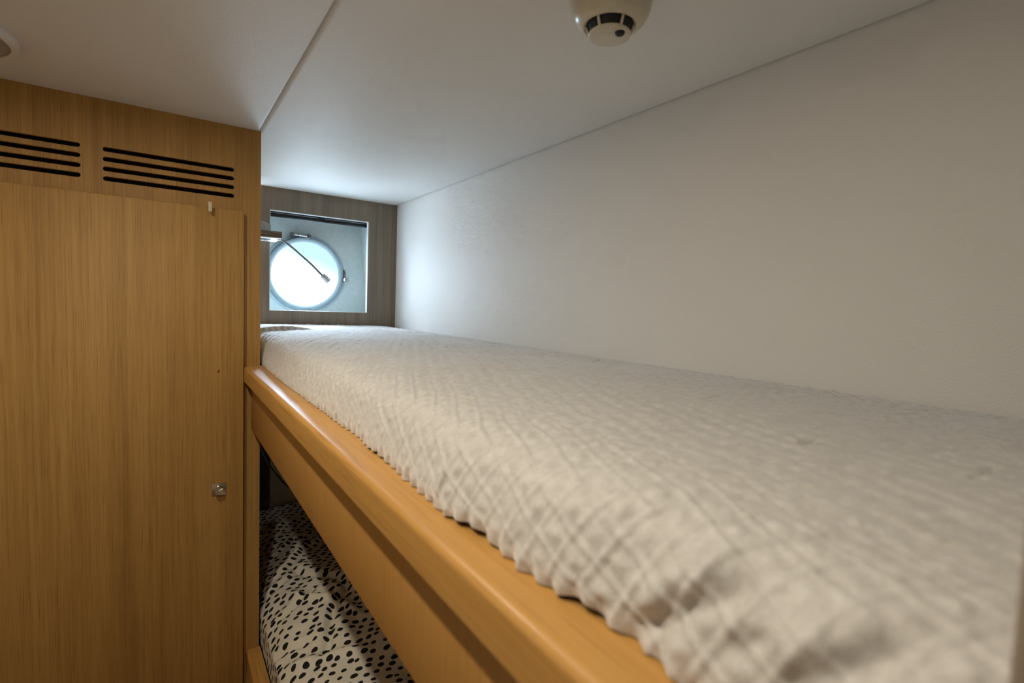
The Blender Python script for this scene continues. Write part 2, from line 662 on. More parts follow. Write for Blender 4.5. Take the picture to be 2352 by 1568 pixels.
finish(bm, 'window_pane', M_GLASS, port)
# hinge at the top
hc = Vector((0.500, YH - 0.030, PZ + 0.170))
hg = finish(tube(bmesh.new(), [hc + Vector((-0.030, 0, 0.003)), hc + Vector((0.036, 0, -0.001))], 0.0058, 16), 'hinge', M_STEEL, port, True)
bm = add_box(bmesh.new(), hc.x - 0.040, hc.x - 0.026, YH - 0.036, YH - 0.0075, hc.z - 0.009, hc.z + 0.009, 0.002)
add_box(bm, hc.x + 0.026, hc.x + 0.042, YH - 0.036, YH - 0.0075, hc.z - 0.010, hc.z + 0.007, 0.002)
add_box(bm, hc.x - 0.012, hc.x - 0.009, YH - 0.0365, YH - 0.0235, hc.z - 0.0065, hc.z + 0.0075, 0.0008)
finish(bm, 'hinge_bracket', M_NECK, port, True)


def latch(ang):
    ca, sa = math.cos(ang), math.sin(ang)
    e, t = Vector((ca, 0, sa)), Vector((-sa, 0, ca))
    p = Vector(c) + e * 0.1690
    arm = tube(bmesh.new(), [p + t * 0.044 + Vector((0, -0.012, 0)), p + t * 0.03 + Vector((0, -0.021, 0)), p + Vector((0, -0.024, 0))], [0.004, 0.0045, 0.006], 12)
    a = finish(arm, 'latch', M_NECK, port, True)
    pin = tube(bmesh.new(), [p + t * 0.044 + Vector((0, -0.0075, 0)), p + t * 0.044 + Vector((0, -0.021, 0))], 0.0045, 14)
    finish(pin, 'pin', M_STEEL, a, True)
    kb = lathe(bmesh.new(), [(0.0, -0.0075), (0.0065, -0.0075), (0.0065, -0.030), (0.0105, -0.031), (0.0110, -0.034), (0.0110, -0.048), (0.0098, -0.050), (0, -0.050)],
               (p.x + e.x * 0.004, YH, p.z + e.z * 0.004), seg=24)
    finish(kb, 'knob', M_STEEL, a, True)


latch(math.radians(-5))
latch(math.radians(-89))

# ------------------------------------------------------------------ blind cassette at the head of the opening
bl = thing('roller_blind', 'black roller blind cassette across the top of the porthole recess', 'blind', (0.56, YB + 0.045, 0.337))
box('housing', 0.312, 0.774, YB + 0.030, YB + 0.075, 0.3445, 0.398, M_BLACK, bl, 0.003)
box('guide_rail', 0.314, 0.772, YB + 0.026, YB + 0.036, 0.3375, 0.3440, M_BLACKGLOSS, bl, 0.0012)
box('guide_rail', 0.314, 0.772, YB + 0.024, YB + 0.0298, 0.3520, 0.3545, M_STEEL, bl, 0.0008)
bm = add_box(bmesh.new(), 0.535, 0.600, YB + 0.019, YB + 0.0255, 0.346, 0.3515, 0.0012)
add_box(bm, 0.552, 0.580, YB + 0.019, YB + 0.0245, 0.3515, 0.3545, 0.001)
finish(bm, 'pull_handle', M_BLACKGLOSS, bl, True)

# ------------------------------------------------------------------ wardrobe
wd = thing('wardrobe', 'tall built-in oak wardrobe with vent slots, left of the bunk', 'wardrobe', (-0.28, YC, FLOOR))
slots = []
for (x0, x1) in ((-0.118, 0.1546), (-0.440, -0.158), (-0.76, -0.48)):
    for k in range(4):
        slots.append(stadium(x0, x1, 0.3345 - k * 0.0226, 0.0114))
plate('front_frame', rect(LEFT + 0.001, XC, FLOOR, 0.4475), slots, YC, YC + 0.018, M_FRAME, wd)
box('vent_back', LEFT + 0.03, XC - 0.03, YC + 0.030, YC + 0.034, 0.24, 0.36, M_VOID, wd)
bm = add_box(bmesh.new(), XC - 0.018, XC, YC + 0.018, YB - 0.031, FLOOR, 0.4475)
add_box(bm, LEFT + 0.001, XC - 0.018, YB - 0.05, YB - 0.032, FLOOR, 0.4475)
add_box(bm, LEFT + 0.001, XC - 0.018, YC + 0.018, YB - 0.05, 0.42, 0.4475)
finish(bm, 'side_panel', M_FRAME, wd)
dz = 0.2255
door = box('door', -0.462, 0.1747, YD, YC - 0.0015, -1.40, dz, M_DOOR, wd, 0.0012, 2)
box('door', -0.799, -0.466, YD, YC - 0.0015, -1.40, dz, M_DOOR, wd, 0.0012, 2)
# square latch on the door
lx, lz = 0.1166, -0.5138
kp = box('latch_plate', lx - 0.0165, lx + 0.0165, YD - 0.0025, YD, lz - 0.0158, lz + 0.0158, M_NICKEL, door, 0.0007)
kn = bmesh.new()
lathe(kn, [(0.0, -0.0025), (0.0108, -0.0025), (0.0108, -0.0150), (0.0102, -0.0165), (0.0, -0.0165)], (lx, YD, lz), seg=40)
tb = bmesh.new()
add_box(tb, -0.0095, 0.0095, YD - 0.0190, YD - 0.0164, -0.0020, 0.0020, 0.0008)
bmesh.ops.rotate(tb, verts=tb.verts, cent=(0, 0, 0), matrix=Matrix.Rotation(math.radians(-22), 3, 'Y'))
bmesh.ops.translate(tb, verts=tb.verts, vec=(lx, 0, lz))
finish(kn, 'latch_knob', M_NICKEL, door, True)
finish(tb, 'thumb_turn', M_NICKEL, door, True)
# little red mark on the veneer
bm = bmesh.new()
tube(bm, [(0.1155, YD - 0.0002, -0.2010), (0.1160, YD - 0.0003, -0.1970), (0.1165, YD - 0.0002, -0.1932)], [0.0010, 0.0021, 0.0014], 10)
for v in bm.verts:
    v.co.y = YD - 0.0003 + (v.co.y - YD) * 0.15
mk = finish(bm, 'red_mark', M_RED, door)
mk['label'] = 'small dark red mark'

hk = thing('door_hook', 'small beige strip hook over the top of the oak door', 'hook', (0.0975, YD, dz))
bm = add_box(bmesh.new(), 0.0922, 0.1003, YD - 0.0240, YD - 0.0225, 0.2120, 0.2358, 0.0005)
add_box(bm, 0.0926, 0.0999, YD - 0.0228, YC - 0.0025, dz + 0.0002, dz + 0.0022, 0.0003)
finish(bm, 'hook_strip', M_HOOK, hk, True)

# ------------------------------------------------------------------ built-in bunk
bk = thing('bunk_bed', 'built-in oak bunk bed with a thick top rail, along the cream wall', 'bed', (0.55, 1.0, FLOOR))


def rail_profile(x0, x1, z0, z1, r_top, r_bot):
    n = 8
    arc = lambda cx, cz, r, a0, a1: [(cx + r * math.cos(a0 + (a1 - a0) * k / n), cz + r * math.sin(a0 + (a1 - a0) * k / n)) for k in range(n + 1)]
    pi = math.pi
    return arc(x0 + r_top, z1 - r_top, r_top, pi, pi / 2) + [(x1, z1), (x1, z0)] + arc(x0 + r_bot, z0 + r_bot, r_bot, 1.5 * pi, pi)


RT = -0.1875
ENDY = 0.0338
finish(extrude_y(bmesh.new(), rail_profile(0.1760, 0.2400, -0.2293, RT, 0.0085, 0.003), -0.30, YC - 0.0005), 'guard_rail', M_RAIL, bk, True, 40)
finish(add_box(bmesh.new(), 0.1970, 0.2180, -0.30, YC - 0.0005, -0.3650, -0.2295, 0.002), 'side_board', M_BOARD, bk, True)
box('bed_base', 0.2215, XR - 0.002, ENDY + 0.001, YB - 0.001, -0.345, -0.2300, M_BOARD, bk)
eb = finish(add_box(bmesh.new(), 0.2030, XR - 0.003, -0.010, ENDY, RT + 0.0005, -0.0165, 0.004), 'end_board', M_PANEL, bk, True)
finish(extrude_y(bmesh.new(), rail_profile(0.1855, 0.2216, -1.060, -1.0030, 0.007, 0.003), 0.02, YC - 0.0005), 'lower_rail', M_RAIL, bk, True, 40)
finish(add_box(bmesh.new(), 0.1960, 0.2150, 0.02, YC - 0.0005, FLOOR, -1.0605, 0.002), 'lower_board', M_BOARD, bk, True)
box('lower_base', 0.2220, XR - 0.002, 0.02, YB - 0.032, -1.20, -1.130, M_BOARD, bk)

um = box('mattress', 0.2460, 0.885, 0.045, 2.285, -0.2298, -0.128, M_FOAM, None, 0.012, 3)
tag(um, 'pale mattress of the top bunk under the waffle blanket', 'mattress')
lm = box('mattress', 0.2300, 0.890, 0.06, 2.262, -1.1298, -1.012, M_MATT, None, 0.02, 3)
tag(lm, 'dark mattress of the bottom bunk under the spotted duvet', 'mattress')


# ------------------------------------------------------------------ plush waffle blanket on the top bunk
def make_blanket():
    # hem line along the rail: Y -> X
    hy = [0.03, 0.10, 0.152, 0.187, 0.200, 0.241, 0.285, 0.328, 0.370, 0.4056, 0.430, 0.55, 0.640, 0.665, 0.76, 0.8586, 1.0, 1.21, 1.45, 1.675, 1.9, 2.29]
    hx = [0.208, 0.212, 0.2153, 0.2218, 0.2185, 0.2118, 0.2105, 0.2127, 0.208, 0.2040, 0.2085, 0.213, 0.2145, 0.2195, 0.2185, 0.2206, 0.219, 0.2185, 0.222, 0.229, 0.231, 0.232]
    ny, nx = 900, 330
    # rows crowd towards the camera
    t = np.linspace(0, 1, ny)
    Y = 0.0365 + (2.291 - 0.0365) * (0.55 * t + 0.45 * t * t)
    hem = np.interp(Y, hy, hx)
    hem = np.convolve(np.pad(hem, 6, mode='edge'), np.ones(13) / 13, mode='valid')
    ctrl_z = np.array([RT + 0.0012, -0.1780, -0.163, -0.146, -0.1305, -0.1205, -0.1145, -0.1110, -0.1090, -0.1075, -0.1065, -0.1075, -0.1100, -0.1130, -0.1172, -0.1210])
    ctrl_x = np.array([0.0, -0.0006, 0.0022, 0.0065, 0.013, 0.0225, 0.0355, 0.053, 0.085, 0.15, 0.30, 0.46, 0.57, 0.635, 0.670, 0.6835])
    P = np.zeros((ny, nx, 3))
    S = np.zeros((ny, nx))
    u = np.linspace(0, 1, 400)
    k = np.linspace(0, len(ctrl_x) - 1, 400)
    base_x0 = np.interp(k, np.arange(len(ctrl_x)), ctrl_x)
    base_z0 = np.interp(k, np.arange(len(ctrl_x)), ctrl_z)
    ker = np.hanning(41)
    ker /= ker.sum()
    sm = lambda a: np.convolve(np.concatenate([2 * a[0] - a[20:0:-1], a, 2 * a[-1] - a[-2:-22:-1]]), ker, mode='valid')
    base_x0, base_z0 = sm(base_x0), sm(base_z0)
    for i in range(ny):
        h = hem[i]
        x = h + base_x0 * (0.8945 - h) / base_x0[-1]
        # the rolled edge keeps its width; only the flat top stretches
        z = base_z0
        s = np.concatenate([[0], np.cumsum(np.hypot(np.diff(x), np.diff(z)))])
        # finer across the rolled edge, regular over the top
        q = np.linspace(0, s[-1], nx)
        P[i, :, 0] = np.interp(q, s, x)
        P[i, :, 2] = np.interp(q, s, z)
        P[i, :, 1] = Y[i]
        S[i] = q
    X, YY = P[:, :, 0], P[:, :, 1]
    # normals of the smooth drape (in the XZ plane)
    dx = np.gradient(P[:, :, 0], axis=1)
    dz_ = np.gradient(P[:, :, 2], axis=1)
    ln = np.hypot(dx, dz_)
    nxv, nzv = -dz_ / ln, dx / ln
    # waffle, lines lean 23 degrees to the bunk's length
    a = math.radians(23)
    s0 = S + 0.21
    wob = 0.0045 * vnoise(s0 * 9, YY * 7, 3) + 0.010 * vnoise(s0 * 2.6, YY * 2.3, 9)
    wob2 = 0.0045 * vnoise(s0 * 8, YY * 8, 5) + 0.010 * vnoise(s0 * 2.2, YY * 2.7, 11)
    p = (s0 * math.cos(a) - YY * math.sin(a) + wob) / 0.0228
    q = (s0 * math.sin(a) + YY * math.cos(a) + wob2) / 0.0240
    fp, fq = p - np.round(p), q - np.round(q)
    cp, cq = np.abs(fp) - 0.5, np.abs(fq) - 0.5
    flat = np.clip((X - 0.25) / 0.10, 0, 1)
    wall = np.clip((X - 0.74) / 0.12, 0, 1)
    rib = np.exp(-(fp / 0.075) ** 2)
    rib2 = np.exp(-(fq / 0.070) ** 2)
    knob = np.exp(-(cp / 0.17) ** 2 - (cq / 0.17) ** 2)
    pit = np.exp(-((fp - 0.17) / 0.07) ** 2) + 0.6 * np.exp(-((fp + 0.17) / 0.07) ** 2)
    pit2 = np.exp(-((fq - 0.16) / 0.07) ** 2) + np.exp(-((fq + 0.16) / 0.07) ** 2)
    soft = 0.75 + 0.25 * vnoise(s0 * 14, YY * 12, 41)
    hgt = 0.0017 * rib * (1 - 0.75 * flat) + (0.0011 - 0.0009 * flat) * rib2 + 0.0024 * knob * (1 - 0.5 * flat)
    hgt = hgt - (0.0007 + 0.0002 * flat) * pit - 0.0008 * pit2 * (1 - 0.5 * flat) - 0.0022 * flat * np.exp(-(fp / 0.05) ** 2)
    hgt = hgt * soft
    fuzz = 0.00045 * vnoise(s0 * 330, YY * 330, 21) + 0.00055 * vnoise(s0 * 150, YY * 150, 22) + 0.0005 * vnoise(s0 * 75, YY * 75, 23)
    hgt = hgt + fuzz
    # rucks and lumps
    lump = 0.0030 * vnoise(s0 * 6, YY * 5, 31) + 0.0014 * vnoise(s0 * 15, YY * 13, 32)
    lump = lump * (1 - np.clip((X - 0.85) / 0.04, 0, 1))
    lump = lump + wall * 0.0016 * (np.sin(YY * 2 * math.pi / 0.030 + 4 * vnoise(YY * 4, YY * 0, 7)) * 0.5 + 0.5)
    hgt = hgt + lump + 0.0012

    def ridge(A, B, x0, y0, x1, y1, w, h):
        ex, ey = x1 - x0, y1 - y0
        L2 = math.hypot(ex, ey)
        ex, ey = ex / L2, ey / L2
        al = (A - x0) * ex + (B - y0) * ey
        ac = (A - x0) * -ey + (B - y0) * ex
        fall = np.clip(np.minimum(al, L2 - al) / (0.3 * L2) + 0.25, 0, 1)
        fall = fall * fall * (3 - 2 * fall)
        return h * fall * np.exp(-(ac / w) ** 2)
    # folds at the near end, where the blanket is bunched over the rail (measured along the drape)
    for (a0, b0, a1, b1, w, d) in ((0.004, 0.186, 0.066, 0.122, 0.0065, 0.0060), (0.030, 0.126, 0.050, 0.108, 0.0045, 0.0026), (0.026, 0.102, 0.072, 0.062, 0.0062, 0.0055),
                                   (0.004, 0.415, 0.034, 0.392, 0.0060, 0.0018), (0.004, 0.300, 0.040, 0.270, 0.0060, 0.0014)):
        hgt = hgt - ridge(S, YY, a0, b0, a1, b1, w, d)
        hgt = hgt + ridge(S, YY, a0 + 1.6 * w, b0 + 1.6 * w, a1 + 1.6 * w, b1 + 1.6 * w, 1.5 * w, 0.75 * d)
    # short pulled threads on the flat top
    for (a0, b0, a1, b1) in ((0.365, 0.745, 0.406, 0.762), (0.705, 0.880, 0.778, 0.935), (0.720, 0.771, 0.830, 0.850), (0.490, 0.515, 0.523, 0.519),
                             (0.562, 0.389, 0.614, 0.398), (0.445, 0.213, 0.479, 0.211), (0.452, 0.1055, 0.520, 0.1037), (0.514, 1.096, 0.567, 1.123)):
        hgt = hgt - ridge(X, YY, a0, b0, a1, b1, 0.0030, 0.0032)
    # the turned-back end near the far wall: a little step that faces the room
    yf = 1.87 - 2.2 * (X - 0.36) ** 2 + 0.012 * vnoise(X * 12, X * 0, 2) + 0.003 * np.sin(X * 2 * math.pi / 0.02)
    step = 1 / (1 + np.exp(-np.clip((YY - yf) / 0.0022, -40, 40)))
    win = np.clip((0.465 - X) / 0.13, 0, 1)
    win = win * win * (3 - 2 * win)
    hgt = hgt + 0.015 * step * win * np.exp(-np.clip(YY - yf, 0, None) / 0.16)
    # keep the hem on the rail and the far edge on the wall
    edge = np.clip(S / 0.014, 0.0, 1)
    hgt = hgt * (0.45 + 0.55 * edge)
    P[:, :, 0] += nxv * hgt
    P[:, :, 2] += nzv * hgt
    # scalloped hem
    e2 = np.exp(-(S / 0.010) ** 2)
    P[:, :, 0] -= e2 * 0.0022 * (np.sin(YY * 2 * math.pi / 0.0215) + 0.6 * vnoise(YY * 60, YY * 0, 3))
    lift = 0.0055 * np.exp(-((YY - 0.355) / 0.030) ** 2) + 0.005 * np.exp(-((YY - 0.225) / 0.018) ** 2) + 0.003 * np.exp(-((YY - 0.60) / 0.03) ** 2)
    P[:, :, 2] += lift * np.exp(-(S / 0.022) ** 2)
    P[:, :, 2] = np.maximum(P[:, :, 2], RT + 0.0008)
    P[:, :, 0] = np.minimum(P[:, :, 0], XR - 0.0015)
    far = P[:, :, 1] > YC - 0.01
    P[:, :, 0] = np.where(far, np.maximum(P[:, :, 0], XC + 0.0015), P[:, :, 0])
    me = grid_mesh('blanket', P)
    o = link('blanket', me, M_BLANKET)
    return tag(o, 'off-white plush waffle blanket spread over the top bunk', 'blanket')


make_blanket()


# ------------------------------------------------------------------ spotted duvet on the bottom bunk
def make_duvet():
    ny, nx = 420, 240
    Y = np.linspace(0.10, 2.262, ny)
    cx = np.array([0.2300, 0.2250, 0.2255, 0.236, 0.262, 0.305, 0.36, 0.45, 0.60, 0.75, 0.88])
    cz = np.array([-1.010, -0.985, -0.955, -0.922, -0.892, -0.872, -0.862, -0.855, -0.852, -0.855, -0.870])
    k = np.linspace(0, len(cx) - 1, 300)
    bx, bz = np.interp(k, np.arange(len(cx)), cx), np.interp(k, np.arange(len(cx)), cz)
    ker = np.hanning(31)
    ker /= ker.sum()
    sm = lambda a: np.convolve(np.concatenate([2 * a[0] - a[15:0:-1], a, 2 * a[-1] - a[-2:-17:-1]]), ker, mode='valid')
    bx, bz = sm(bx), sm(bz)
    s = np.concatenate([[0], np.cumsum(np.hypot(np.diff(bx), np.diff(bz)))])
    q = np.linspace(0, s[-1], nx)
    x, z = np.interp(q, s, bx), np.interp(q, s, bz)
    P = np.zeros((ny, nx, 3))
    P[:, :, 0], P[:, :, 2] = x[None], z[None]
    P[:, :, 1] = Y[:, None]
    X, YY = P[:, :, 0].copy(), P[:, :, 1].copy()
    dx, dzz = np.gradient(x), np.gradient(z)
    l = np.hypot(dx, dzz)
    nxv, nzv = (-dzz / l)[None], (dx / l)[None]
    S = np.broadcast_to(q[None], X.shape)
    h = 0.012 * vnoise(S * 5, YY * 4, 1) + 0.006 * vnoise(S * 13, YY * 10, 2) + 0.002 * vnoise(S * 30, YY * 26, 3)

    def crease(x0, y0, x1, y1, w, d):
        ex, ey = x1 - x0, y1 - y0
        L2 = math.hypot(ex, ey)
        ex, ey = ex / L2, ey / L2
        al = (X - x0) * ex + (YY - y0) * ey
        ac = (X - x0) * -ey + (YY - y0) * ex + 0.008 * np.sin(al * 26)
        fall = np.clip(np.minimum(al, L2 - al) / (0.3 * L2) + 0.35, 0, 1)
        return d * fall * (np.exp(-(ac / w) ** 2) - 0.45 * np.exp(-((ac - 2.2 * w) / (1.6 * w)) ** 2))
    h = h + crease(0.26, 1.66, 0.48, 1.90, 0.014, 0.016)
    h = h - crease(0.30, 1.22, 0.46, 1.50, 0.012, 0.014)
    h = h + crease(0.30, 1.55, 0.44, 1.32, 0.013, 0.014)
    h = h - crease(0.26, 1.45, 0.42, 1.56, 0.010, 0.010)
    h = h + crease(0.24, 1.28, 0.40, 1.18, 0.013, 0.012)
    h = h - crease(0.33, 1.70, 0.46, 1.42, 0.011, 0.011)
    h = h + crease(0.24, 1.82, 0.46, 1.96, 0.012, 0.010)
    h = h + crease(0.22, 2.02, 0.50, 2.10, 0.012, 0.009)
    h = h - crease(0.24, 1.60, 0.36, 1.66, 0.008, 0.009)
    h = h - crease(0.22, 1.36, 0.32, 1.30, 0.008, 0.008)
    # the far half lies flatter
    drop = np.clip((YY - 1.62) / 0.25, 0, 1)
    h = h - 0.016 * drop + 0.022 * np.exp(-((YY - 1.45) / 0.2) ** 2)
    e = np.clip(S / 0.05, 0, 1)
    P[:, :, 0] += nxv * h * e
    P[:, :, 2] += nzv * h
    uv = np.stack([S, YY], -1)
    P[:, :, 0] = np.clip(P[:, :, 0], 0.2235, XR - 0.004)
    far = P[:, :, 1] > YC - 0.02
    me = grid_mesh('duvet', P, uv)
    o = link('duvet', me, M_DOTS)
    return tag(o, 'cream duvet with black spots rumpled on the bottom bunk', 'duvet')


make_duvet()

# ------------------------------------------------------------------ cable hanging under the top bunk
pts = spline([(0.2300, 1.90, -0.350), (0.2420, 1.90, -0.420), (0.2650, 1.90, -0.494), (0.2955, 1.90, -0.574), (0.3280, 1.90, -0.626), (0.3650, 1.90, -0.671),
              (0.44, 1.92, -0.735), (0.54, 1.98, -0.79), (0.64, 2.05, -0.83)], 10)
cb = thing('cable', 'thin black cable hanging under the top bunk above the duvet', 'cable', (0.23, 1.90, -0.35))
finish(tube(bmesh.new(), pts, 0.0032, 10), 'cord', M_BLACKGLOSS, cb, True, 60)
finish(tube(bmesh.new(), [p + Vector((-0.002, -0.0034, 0.0)) for p in pts[:38]], 0.0009, 8), 'painted_highlight', M_LGREY, cb, True, 60)  # thin grey strand standing in for the highlight along the cord

# ------------------------------------------------------------------ corner shelf with its reading lamp and the grey box on it
sh = thing('corner_shelf', 'small laminated wooden shelf in the corner beside the porthole opening', 'shelf', (0.30, 2.22, 0.2300))
SX0, SX1, SY0, SY1, SZ0, SZ1 = XC + 0.001, 0.3770, 2.150, YB - 0.0008, 0.2330, 0.2565
box('shelf_board', SX0, SX1, SY0, SY1, SZ0, SZ1, M_PLY, sh, 0.0006, 1)
box('underside_plate', SX0 + 0.001, SX1 - 0.001, SY0 + 0.0005, SY1 - 0.001, SZ0 - 0.003, SZ0, M_LINER, sh)
bm = bmesh.new()
add_box(bm, SX0 + 0.004, 0.3450, 2.188, 2.222, SZ0 - 0.0042, SZ0 - 0.0030)
for k in range(20):
    x = SX0 + 0.007 + k * 0.0059
    add_box(bm, x, x + 0.0028, 2.222, 2.246, SZ0 - 0.0042, SZ0 - 0.0030)
finish(bm, 'vent_grille', M_BLACK, sh)

gb = thing('white_box', 'light grey round-topped box standing on the small corner shelf', 'box', (0.29, 2.255, SZ1))
prof = [(0.2230, SZ1 + 0.0002)]
for k in range(17):
    x = 0.2230 + (0.3492 - 0.2230) * k / 16
    prof.append((x, 0.3045 - 0.0135 * max(0.0, (x - 0.285) / 0.064) ** 2 - 0.010 * max(0.0, (0.27 - x) / 0.05) ** 2))
prof.append((0.3492, SZ1 + 0.0002))
finish(extrude_y(bmesh.new(), prof, 2.228, 2.292), 'box_shell', M_LGREY, gb, True, 40)
bm = bmesh.new()
for x, r in ((0.3265, 0.0021), (0.3335, 0.0018), (0.3395, 0.0015)):
    lathe(bm, [(0.0, -0.0008), (r, -0.0008), (r, 0.0004), (0, 0.0004)], (x, 2.228, SZ1 + 0.0050), seg=14)
finish(bm, 'vent_holes', M_BLACK, gb)

rl = thing('reading_lamp', 'switched-off steel gooseneck reading lamp hanging from the small shelf', 'lamp', (0.3735, 2.18, SZ0 - 0.003))
nk = spline([(0.3715, 2.182, 0.2295), (0.3850, 2.18, 0.2270), (0.4180, 2.18, 0.2045), (0.4504, 2.18, 0.1776), (0.4780, 2.18, 0.1550), (0.5009, 2.18, 0.1345), (0.5220, 2.18, 0.1135), (0.5345, 2.18, 0.1020)], 8)
bm = tube(bmesh.new(), nk, [0.0038 + 0.0004 * (k % 2) for k in range(len(nk))], 12)
finish(bm, 'flexible_neck', M_NECK, rl, True, 60)
hb = lathe(bmesh.new(), [(0.0, 0.0), (0.0075, 0.0), (0.0080, 0.0012), (0.0080, 0.003), (0, 0.003)], (0.3710, 2.182, SZ0 - 0.0062), axis='Z', seg=20)
finish(hb, 'mount', M_STEEL, rl, True)
d = (Vector((0.5660, 2.176, 0.0725)) - Vector((0.5360, 2.18, 0.1005))).normalized()
p0 = Vector((0.5335, 2.18, 0.1030))
bm = tube(bmesh.new(), [p0, p0 + d * 0.0008, p0 + d * 0.0010, p0 + d * 0.037, p0 + d * 0.0375, p0 + d * 0.0376], [0.0090, 0.0104, 0.0110, 0.0110, 0.0106, 0.0085], 28)
finish(bm, 'lamp_head', M_STEEL, rl, True, 40)

# ------------------------------------------------------------------ smoke detector
DX, DY = 0.5330, 0.5600
sd = thing('smoke_detector', 'round cream smoke detector with black vents on the ceiling', 'smoke detector', (DX, DY, ZC))
cc = (DX, DY, 0.0)
finish(lathe(bmesh.new(), [(0.0, ZC), (0.0600, ZC), (0.0600, ZC - 0.007), (0.0585, ZC - 0.0090), (0.0, ZC - 0.0090)], cc, axis='Z', seg=80), 'base', M_CREAM, sd, True)
finish(lathe(bmesh.new(), [(0.0, ZC - 0.0092), (0.0565, ZC - 0.0092), (0.0575, ZC - 0.0130), (0.0572, ZC - 0.0200), (0.0550, ZC - 0.0280), (0.0510, ZC - 0.0350), (0.0450, ZC - 0.0410),
                           (0.0395, ZC - 0.0440), (0.0372, ZC - 0.0445), (0.0360, ZC - 0.0438), (0.0355, ZC - 0.040), (0.0, ZC - 0.040)], cc, axis='Z', seg=96), 'dome', M_CREAM, sd, True, 60)
finish(lathe(bmesh.new(), [(0.0, ZC - 0.0402), (0.0330, ZC - 0.0402), (0.0270, ZC - 0.0535), (0.0, ZC - 0.0535)], cc, axis='Z', seg=48), 'sensor_chamber', M_BLACK, sd, True)
for k in range(6):
    a = math.radians(198 + 60 * k)
    ca, sa = math.cos(a), math.sin(a)
    finish(tube(bmesh.new(), [(DX + 0.0345 * ca, DY + 0.0345 * sa, ZC - 0.0418), (DX + 0.0290 * ca, DY + 0.0290 * sa, ZC - 0.0545)], 0.0020, 8),
           'vent_rib', M_CREAM, sd, True)
finish(lathe(bmesh.new(), [(0.0, ZC - 0.0536), (0.0300, ZC - 0.0536), (0.0308, ZC - 0.0548), (0.0300, ZC - 0.0566), (0.0270, ZC - 0.0576), (0.0, ZC - 0.0580)],
             cc, axis='Z', seg=80), 'face', M_CREAM, sd, True, 60)
finish(lathe(bmesh.new(), [(0.0, ZC - 0.0574), (0.0072, ZC - 0.0574), (0.0070, ZC - 0.0590), (0.0060, ZC - 0.0606), (0.0040, ZC - 0.0618), (0.0, ZC - 0.0622)], (DX + 0.0030, DY - 0.0180, 0), axis='Z', seg=28), 'indicator', M_BLACK, sd, True)

# ------------------------------------------------------------------ ceiling lights
def disc_light(x, y, r, z, lit, label, group=None):
    t = thing('ceiling_light', label, 'ceiling light', (x, y, z), group)
    finish(lathe(bmesh.new(), [(0.0, z), (r, z), (r + 0.001, z - 0.010), (r, z - 0.0145), (r - 0.003, z - 0.0165), (r - 0.008, z - 0.0170), (r - 0.0105, z - 0.0155), (r - 0.011, z - 0.011), (0.0, z - 0.011)],
                 (x, y, 0), axis='Z', seg=72), 'trim_ring', M_WHITE, t, True, 50)
    finish(lathe(bmesh.new(), [(0.0, z - 0.0112), (r - 0.0112, z - 0.0112), (r - 0.0112, z - 0.0138), (0.0, z - 0.0146)], (x, y, 0), axis='Z', seg=72), 'lens',
           M_LENS if lit else M_GREY, t, True, 50)
    return t


ZP = ZL - 0.0015
disc_light(-0.3350, 1.3050, 0.118, ZP, False, 'round white-rimmed ceiling disc with a grey face, at the left edge')
LAMPS = [(-0.11, 0.90), (-0.11, 0.29)]
LABELS = ['small lit ceiling spotlight nearest the wardrobe', 'small lit ceiling spotlight right above the rail and camera']
for (x, y), lb in zip(LAMPS, LABELS):
    disc_light(x, y, 0.036, ZP, True, lb)
    ld = bpy.data.lights.new('spot_glow', 'AREA')
    ld.shape = 'DISK'
    ld.size = 0.034
    ld.energy = 2.05
    ld.color = (1.0, 0.915, 0.765)
    lo = bpy.data.objects.new('spot_glow', ld)
    COL.objects.link(lo)
    lo.location = (x, y, ZP - 0.019)

# guides the sampling of the daylight through the porthole (adds no light)
pd = bpy.data.lights.new('daylight_portal', 'AREA')
pd.shape = 'SQUARE'
pd.size = 0.30
pd.cycles.is_portal = True
po = bpy.data.objects.new('daylight_portal', pd)
COL.objects.link(po)
po.location = (PX, YH + 0.045, PZ)
po.rotation_euler = (math.radians(-90), 0, 0)

# ------------------------------------------------------------------ sky outside
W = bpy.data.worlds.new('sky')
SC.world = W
W.use_nodes = True
nt = W.node_tree
for n in list(nt.nodes):
    nt.nodes.remove(n)
L = nt.links.new
out = nt.nodes.new('ShaderNodeOutputWorld')
bg = nt.nodes.new('ShaderNodeBackground')
L(bg.outputs[0], out.inputs[0])
tc = N(nt, 'TexCoord')
sp = N(nt, 'SeparateXYZ')
L(tc.outputs['Generated'], sp.inputs[0])
# slanting cloud edge
nz = N(nt, 'TexNoise')
nz.inputs['Scale'].default_value = 9
nz.inputs['Detail'].default_value = 5
L(tc.outputs['Generated'], nz.inputs['Vector'])
a1 = N(nt, 'Math', operation='MULTIPLY_ADD')
L(nz.outputs['Fac'], a1.inputs[0])
a1.inputs[1].default_value = 0.05
L(sp.outputs['Z'], a1.inputs[2])
a2 = N(nt, 'Math', operation='MULTIPLY_ADD')
L(sp.outputs['X'], a2.inputs[0])
a2.inputs[1].default_value = 0.50
L(a1.outputs[0], a2.inputs[2])
r = nt.nodes.new('ShaderNodeValToRGB')
e = r.color_ramp.elements
e[0].position, e[0].color = 0.178, (1, 1, 1, 1)
e[1].position, e[1].color = 0.215, (0, 0, 0, 1)
L(a2.outputs[0], r.inputs[0])
mx = N(nt, 'MixRGB')
mx.inputs[1].default_value = (0.44, 0.60, 0.66, 1)     # thin blue sky just above the clouds
mx.inputs[2].default_value = (0.95, 0.97, 1.0, 1)         # white cloud bank along the horizon
L(r.outputs[0], mx.inputs[0])
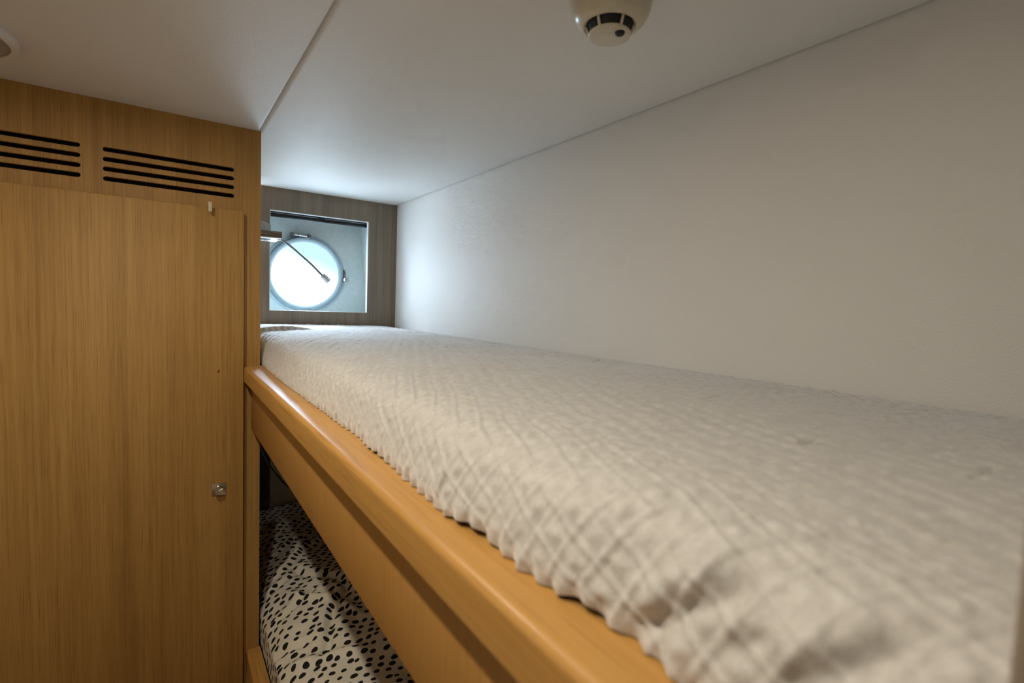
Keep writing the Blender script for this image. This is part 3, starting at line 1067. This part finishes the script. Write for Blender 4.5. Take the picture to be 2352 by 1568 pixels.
# high sky out of view, boosted far above the visible band to light the room
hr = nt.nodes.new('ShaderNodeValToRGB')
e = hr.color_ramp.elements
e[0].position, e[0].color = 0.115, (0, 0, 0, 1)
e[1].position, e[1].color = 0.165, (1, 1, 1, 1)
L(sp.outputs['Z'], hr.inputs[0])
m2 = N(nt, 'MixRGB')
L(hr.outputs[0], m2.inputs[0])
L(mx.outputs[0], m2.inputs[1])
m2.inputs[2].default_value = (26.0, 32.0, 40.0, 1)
# made-up brightness below the horizon, out of view, added to light the ceiling
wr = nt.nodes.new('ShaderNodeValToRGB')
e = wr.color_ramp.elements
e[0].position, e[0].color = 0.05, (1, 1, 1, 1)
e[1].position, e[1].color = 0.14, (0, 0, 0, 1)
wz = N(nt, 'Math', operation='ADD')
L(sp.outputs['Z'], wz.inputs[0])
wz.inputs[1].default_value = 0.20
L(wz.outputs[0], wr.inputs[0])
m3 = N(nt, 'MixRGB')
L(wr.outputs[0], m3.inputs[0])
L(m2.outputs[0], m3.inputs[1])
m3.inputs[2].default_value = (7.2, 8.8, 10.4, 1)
# extra brightness added on the unseen left side to light the right wall
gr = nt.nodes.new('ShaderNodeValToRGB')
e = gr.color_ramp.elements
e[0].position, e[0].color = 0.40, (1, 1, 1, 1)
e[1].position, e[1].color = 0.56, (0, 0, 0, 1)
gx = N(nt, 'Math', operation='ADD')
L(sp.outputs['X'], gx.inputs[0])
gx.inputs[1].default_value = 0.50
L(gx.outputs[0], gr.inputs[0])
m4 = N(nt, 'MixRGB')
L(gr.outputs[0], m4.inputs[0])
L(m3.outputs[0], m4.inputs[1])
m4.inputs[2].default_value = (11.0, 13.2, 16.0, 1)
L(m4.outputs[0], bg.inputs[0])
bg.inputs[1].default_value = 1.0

# ------------------------------------------------------------------ camera
yaw, pit, roll, fk = 0.60009772, -0.06690288, 0.03786481, 1.16898355
f = Vector((math.sin(yaw) * math.cos(pit), math.cos(yaw) * math.cos(pit), math.sin(pit)))
rt = f.cross(Vector((0, 0, 1))).normalized()
up = rt.cross(f)
r2 = rt * math.cos(roll) + up * math.sin(roll)
u2 = -rt * math.sin(roll) + up * math.cos(roll)
cam = bpy.data.cameras.new('camera')
cam.sensor_width = 36
cam.lens = fk * 1000 / 2352 * 36
cam.clip_start = 0.005
cam.dof.use_dof = True
cam.dof.focus_distance = 1.6
cam.dof.aperture_fstop = 4.8
co = bpy.data.objects.new('camera', cam)
COL.objects.link(co)
co.matrix_world = Matrix((r2, u2, -f)).transposed().to_4x4()
SC.camera = co

# ------------------------------------------------------------------ view
SC.view_settings.view_transform = 'Standard'
SC.view_settings.look = 'None'
SC.view_settings.gamma = 1.0
SC.view_settings.use_curve_mapping = False
SC.view_settings.exposure = 0.83
SC.cycles.max_bounces = 7
SC.cycles.diffuse_bounces = 4
SC.cycles.glossy_bounces = 3
SC.cycles.use_adaptive_sampling = True
SC.cycles.adaptive_threshold = 0.09
SC.cycles.adaptive_min_samples = 16
SC.cycles.transparent_max_bounces = 12
SC.cycles.sample_clamp_indirect = 6.0
SC.cycles.use_denoising = True
SC.cycles.caustics_reflective = False
SC.cycles.caustics_refractive = False
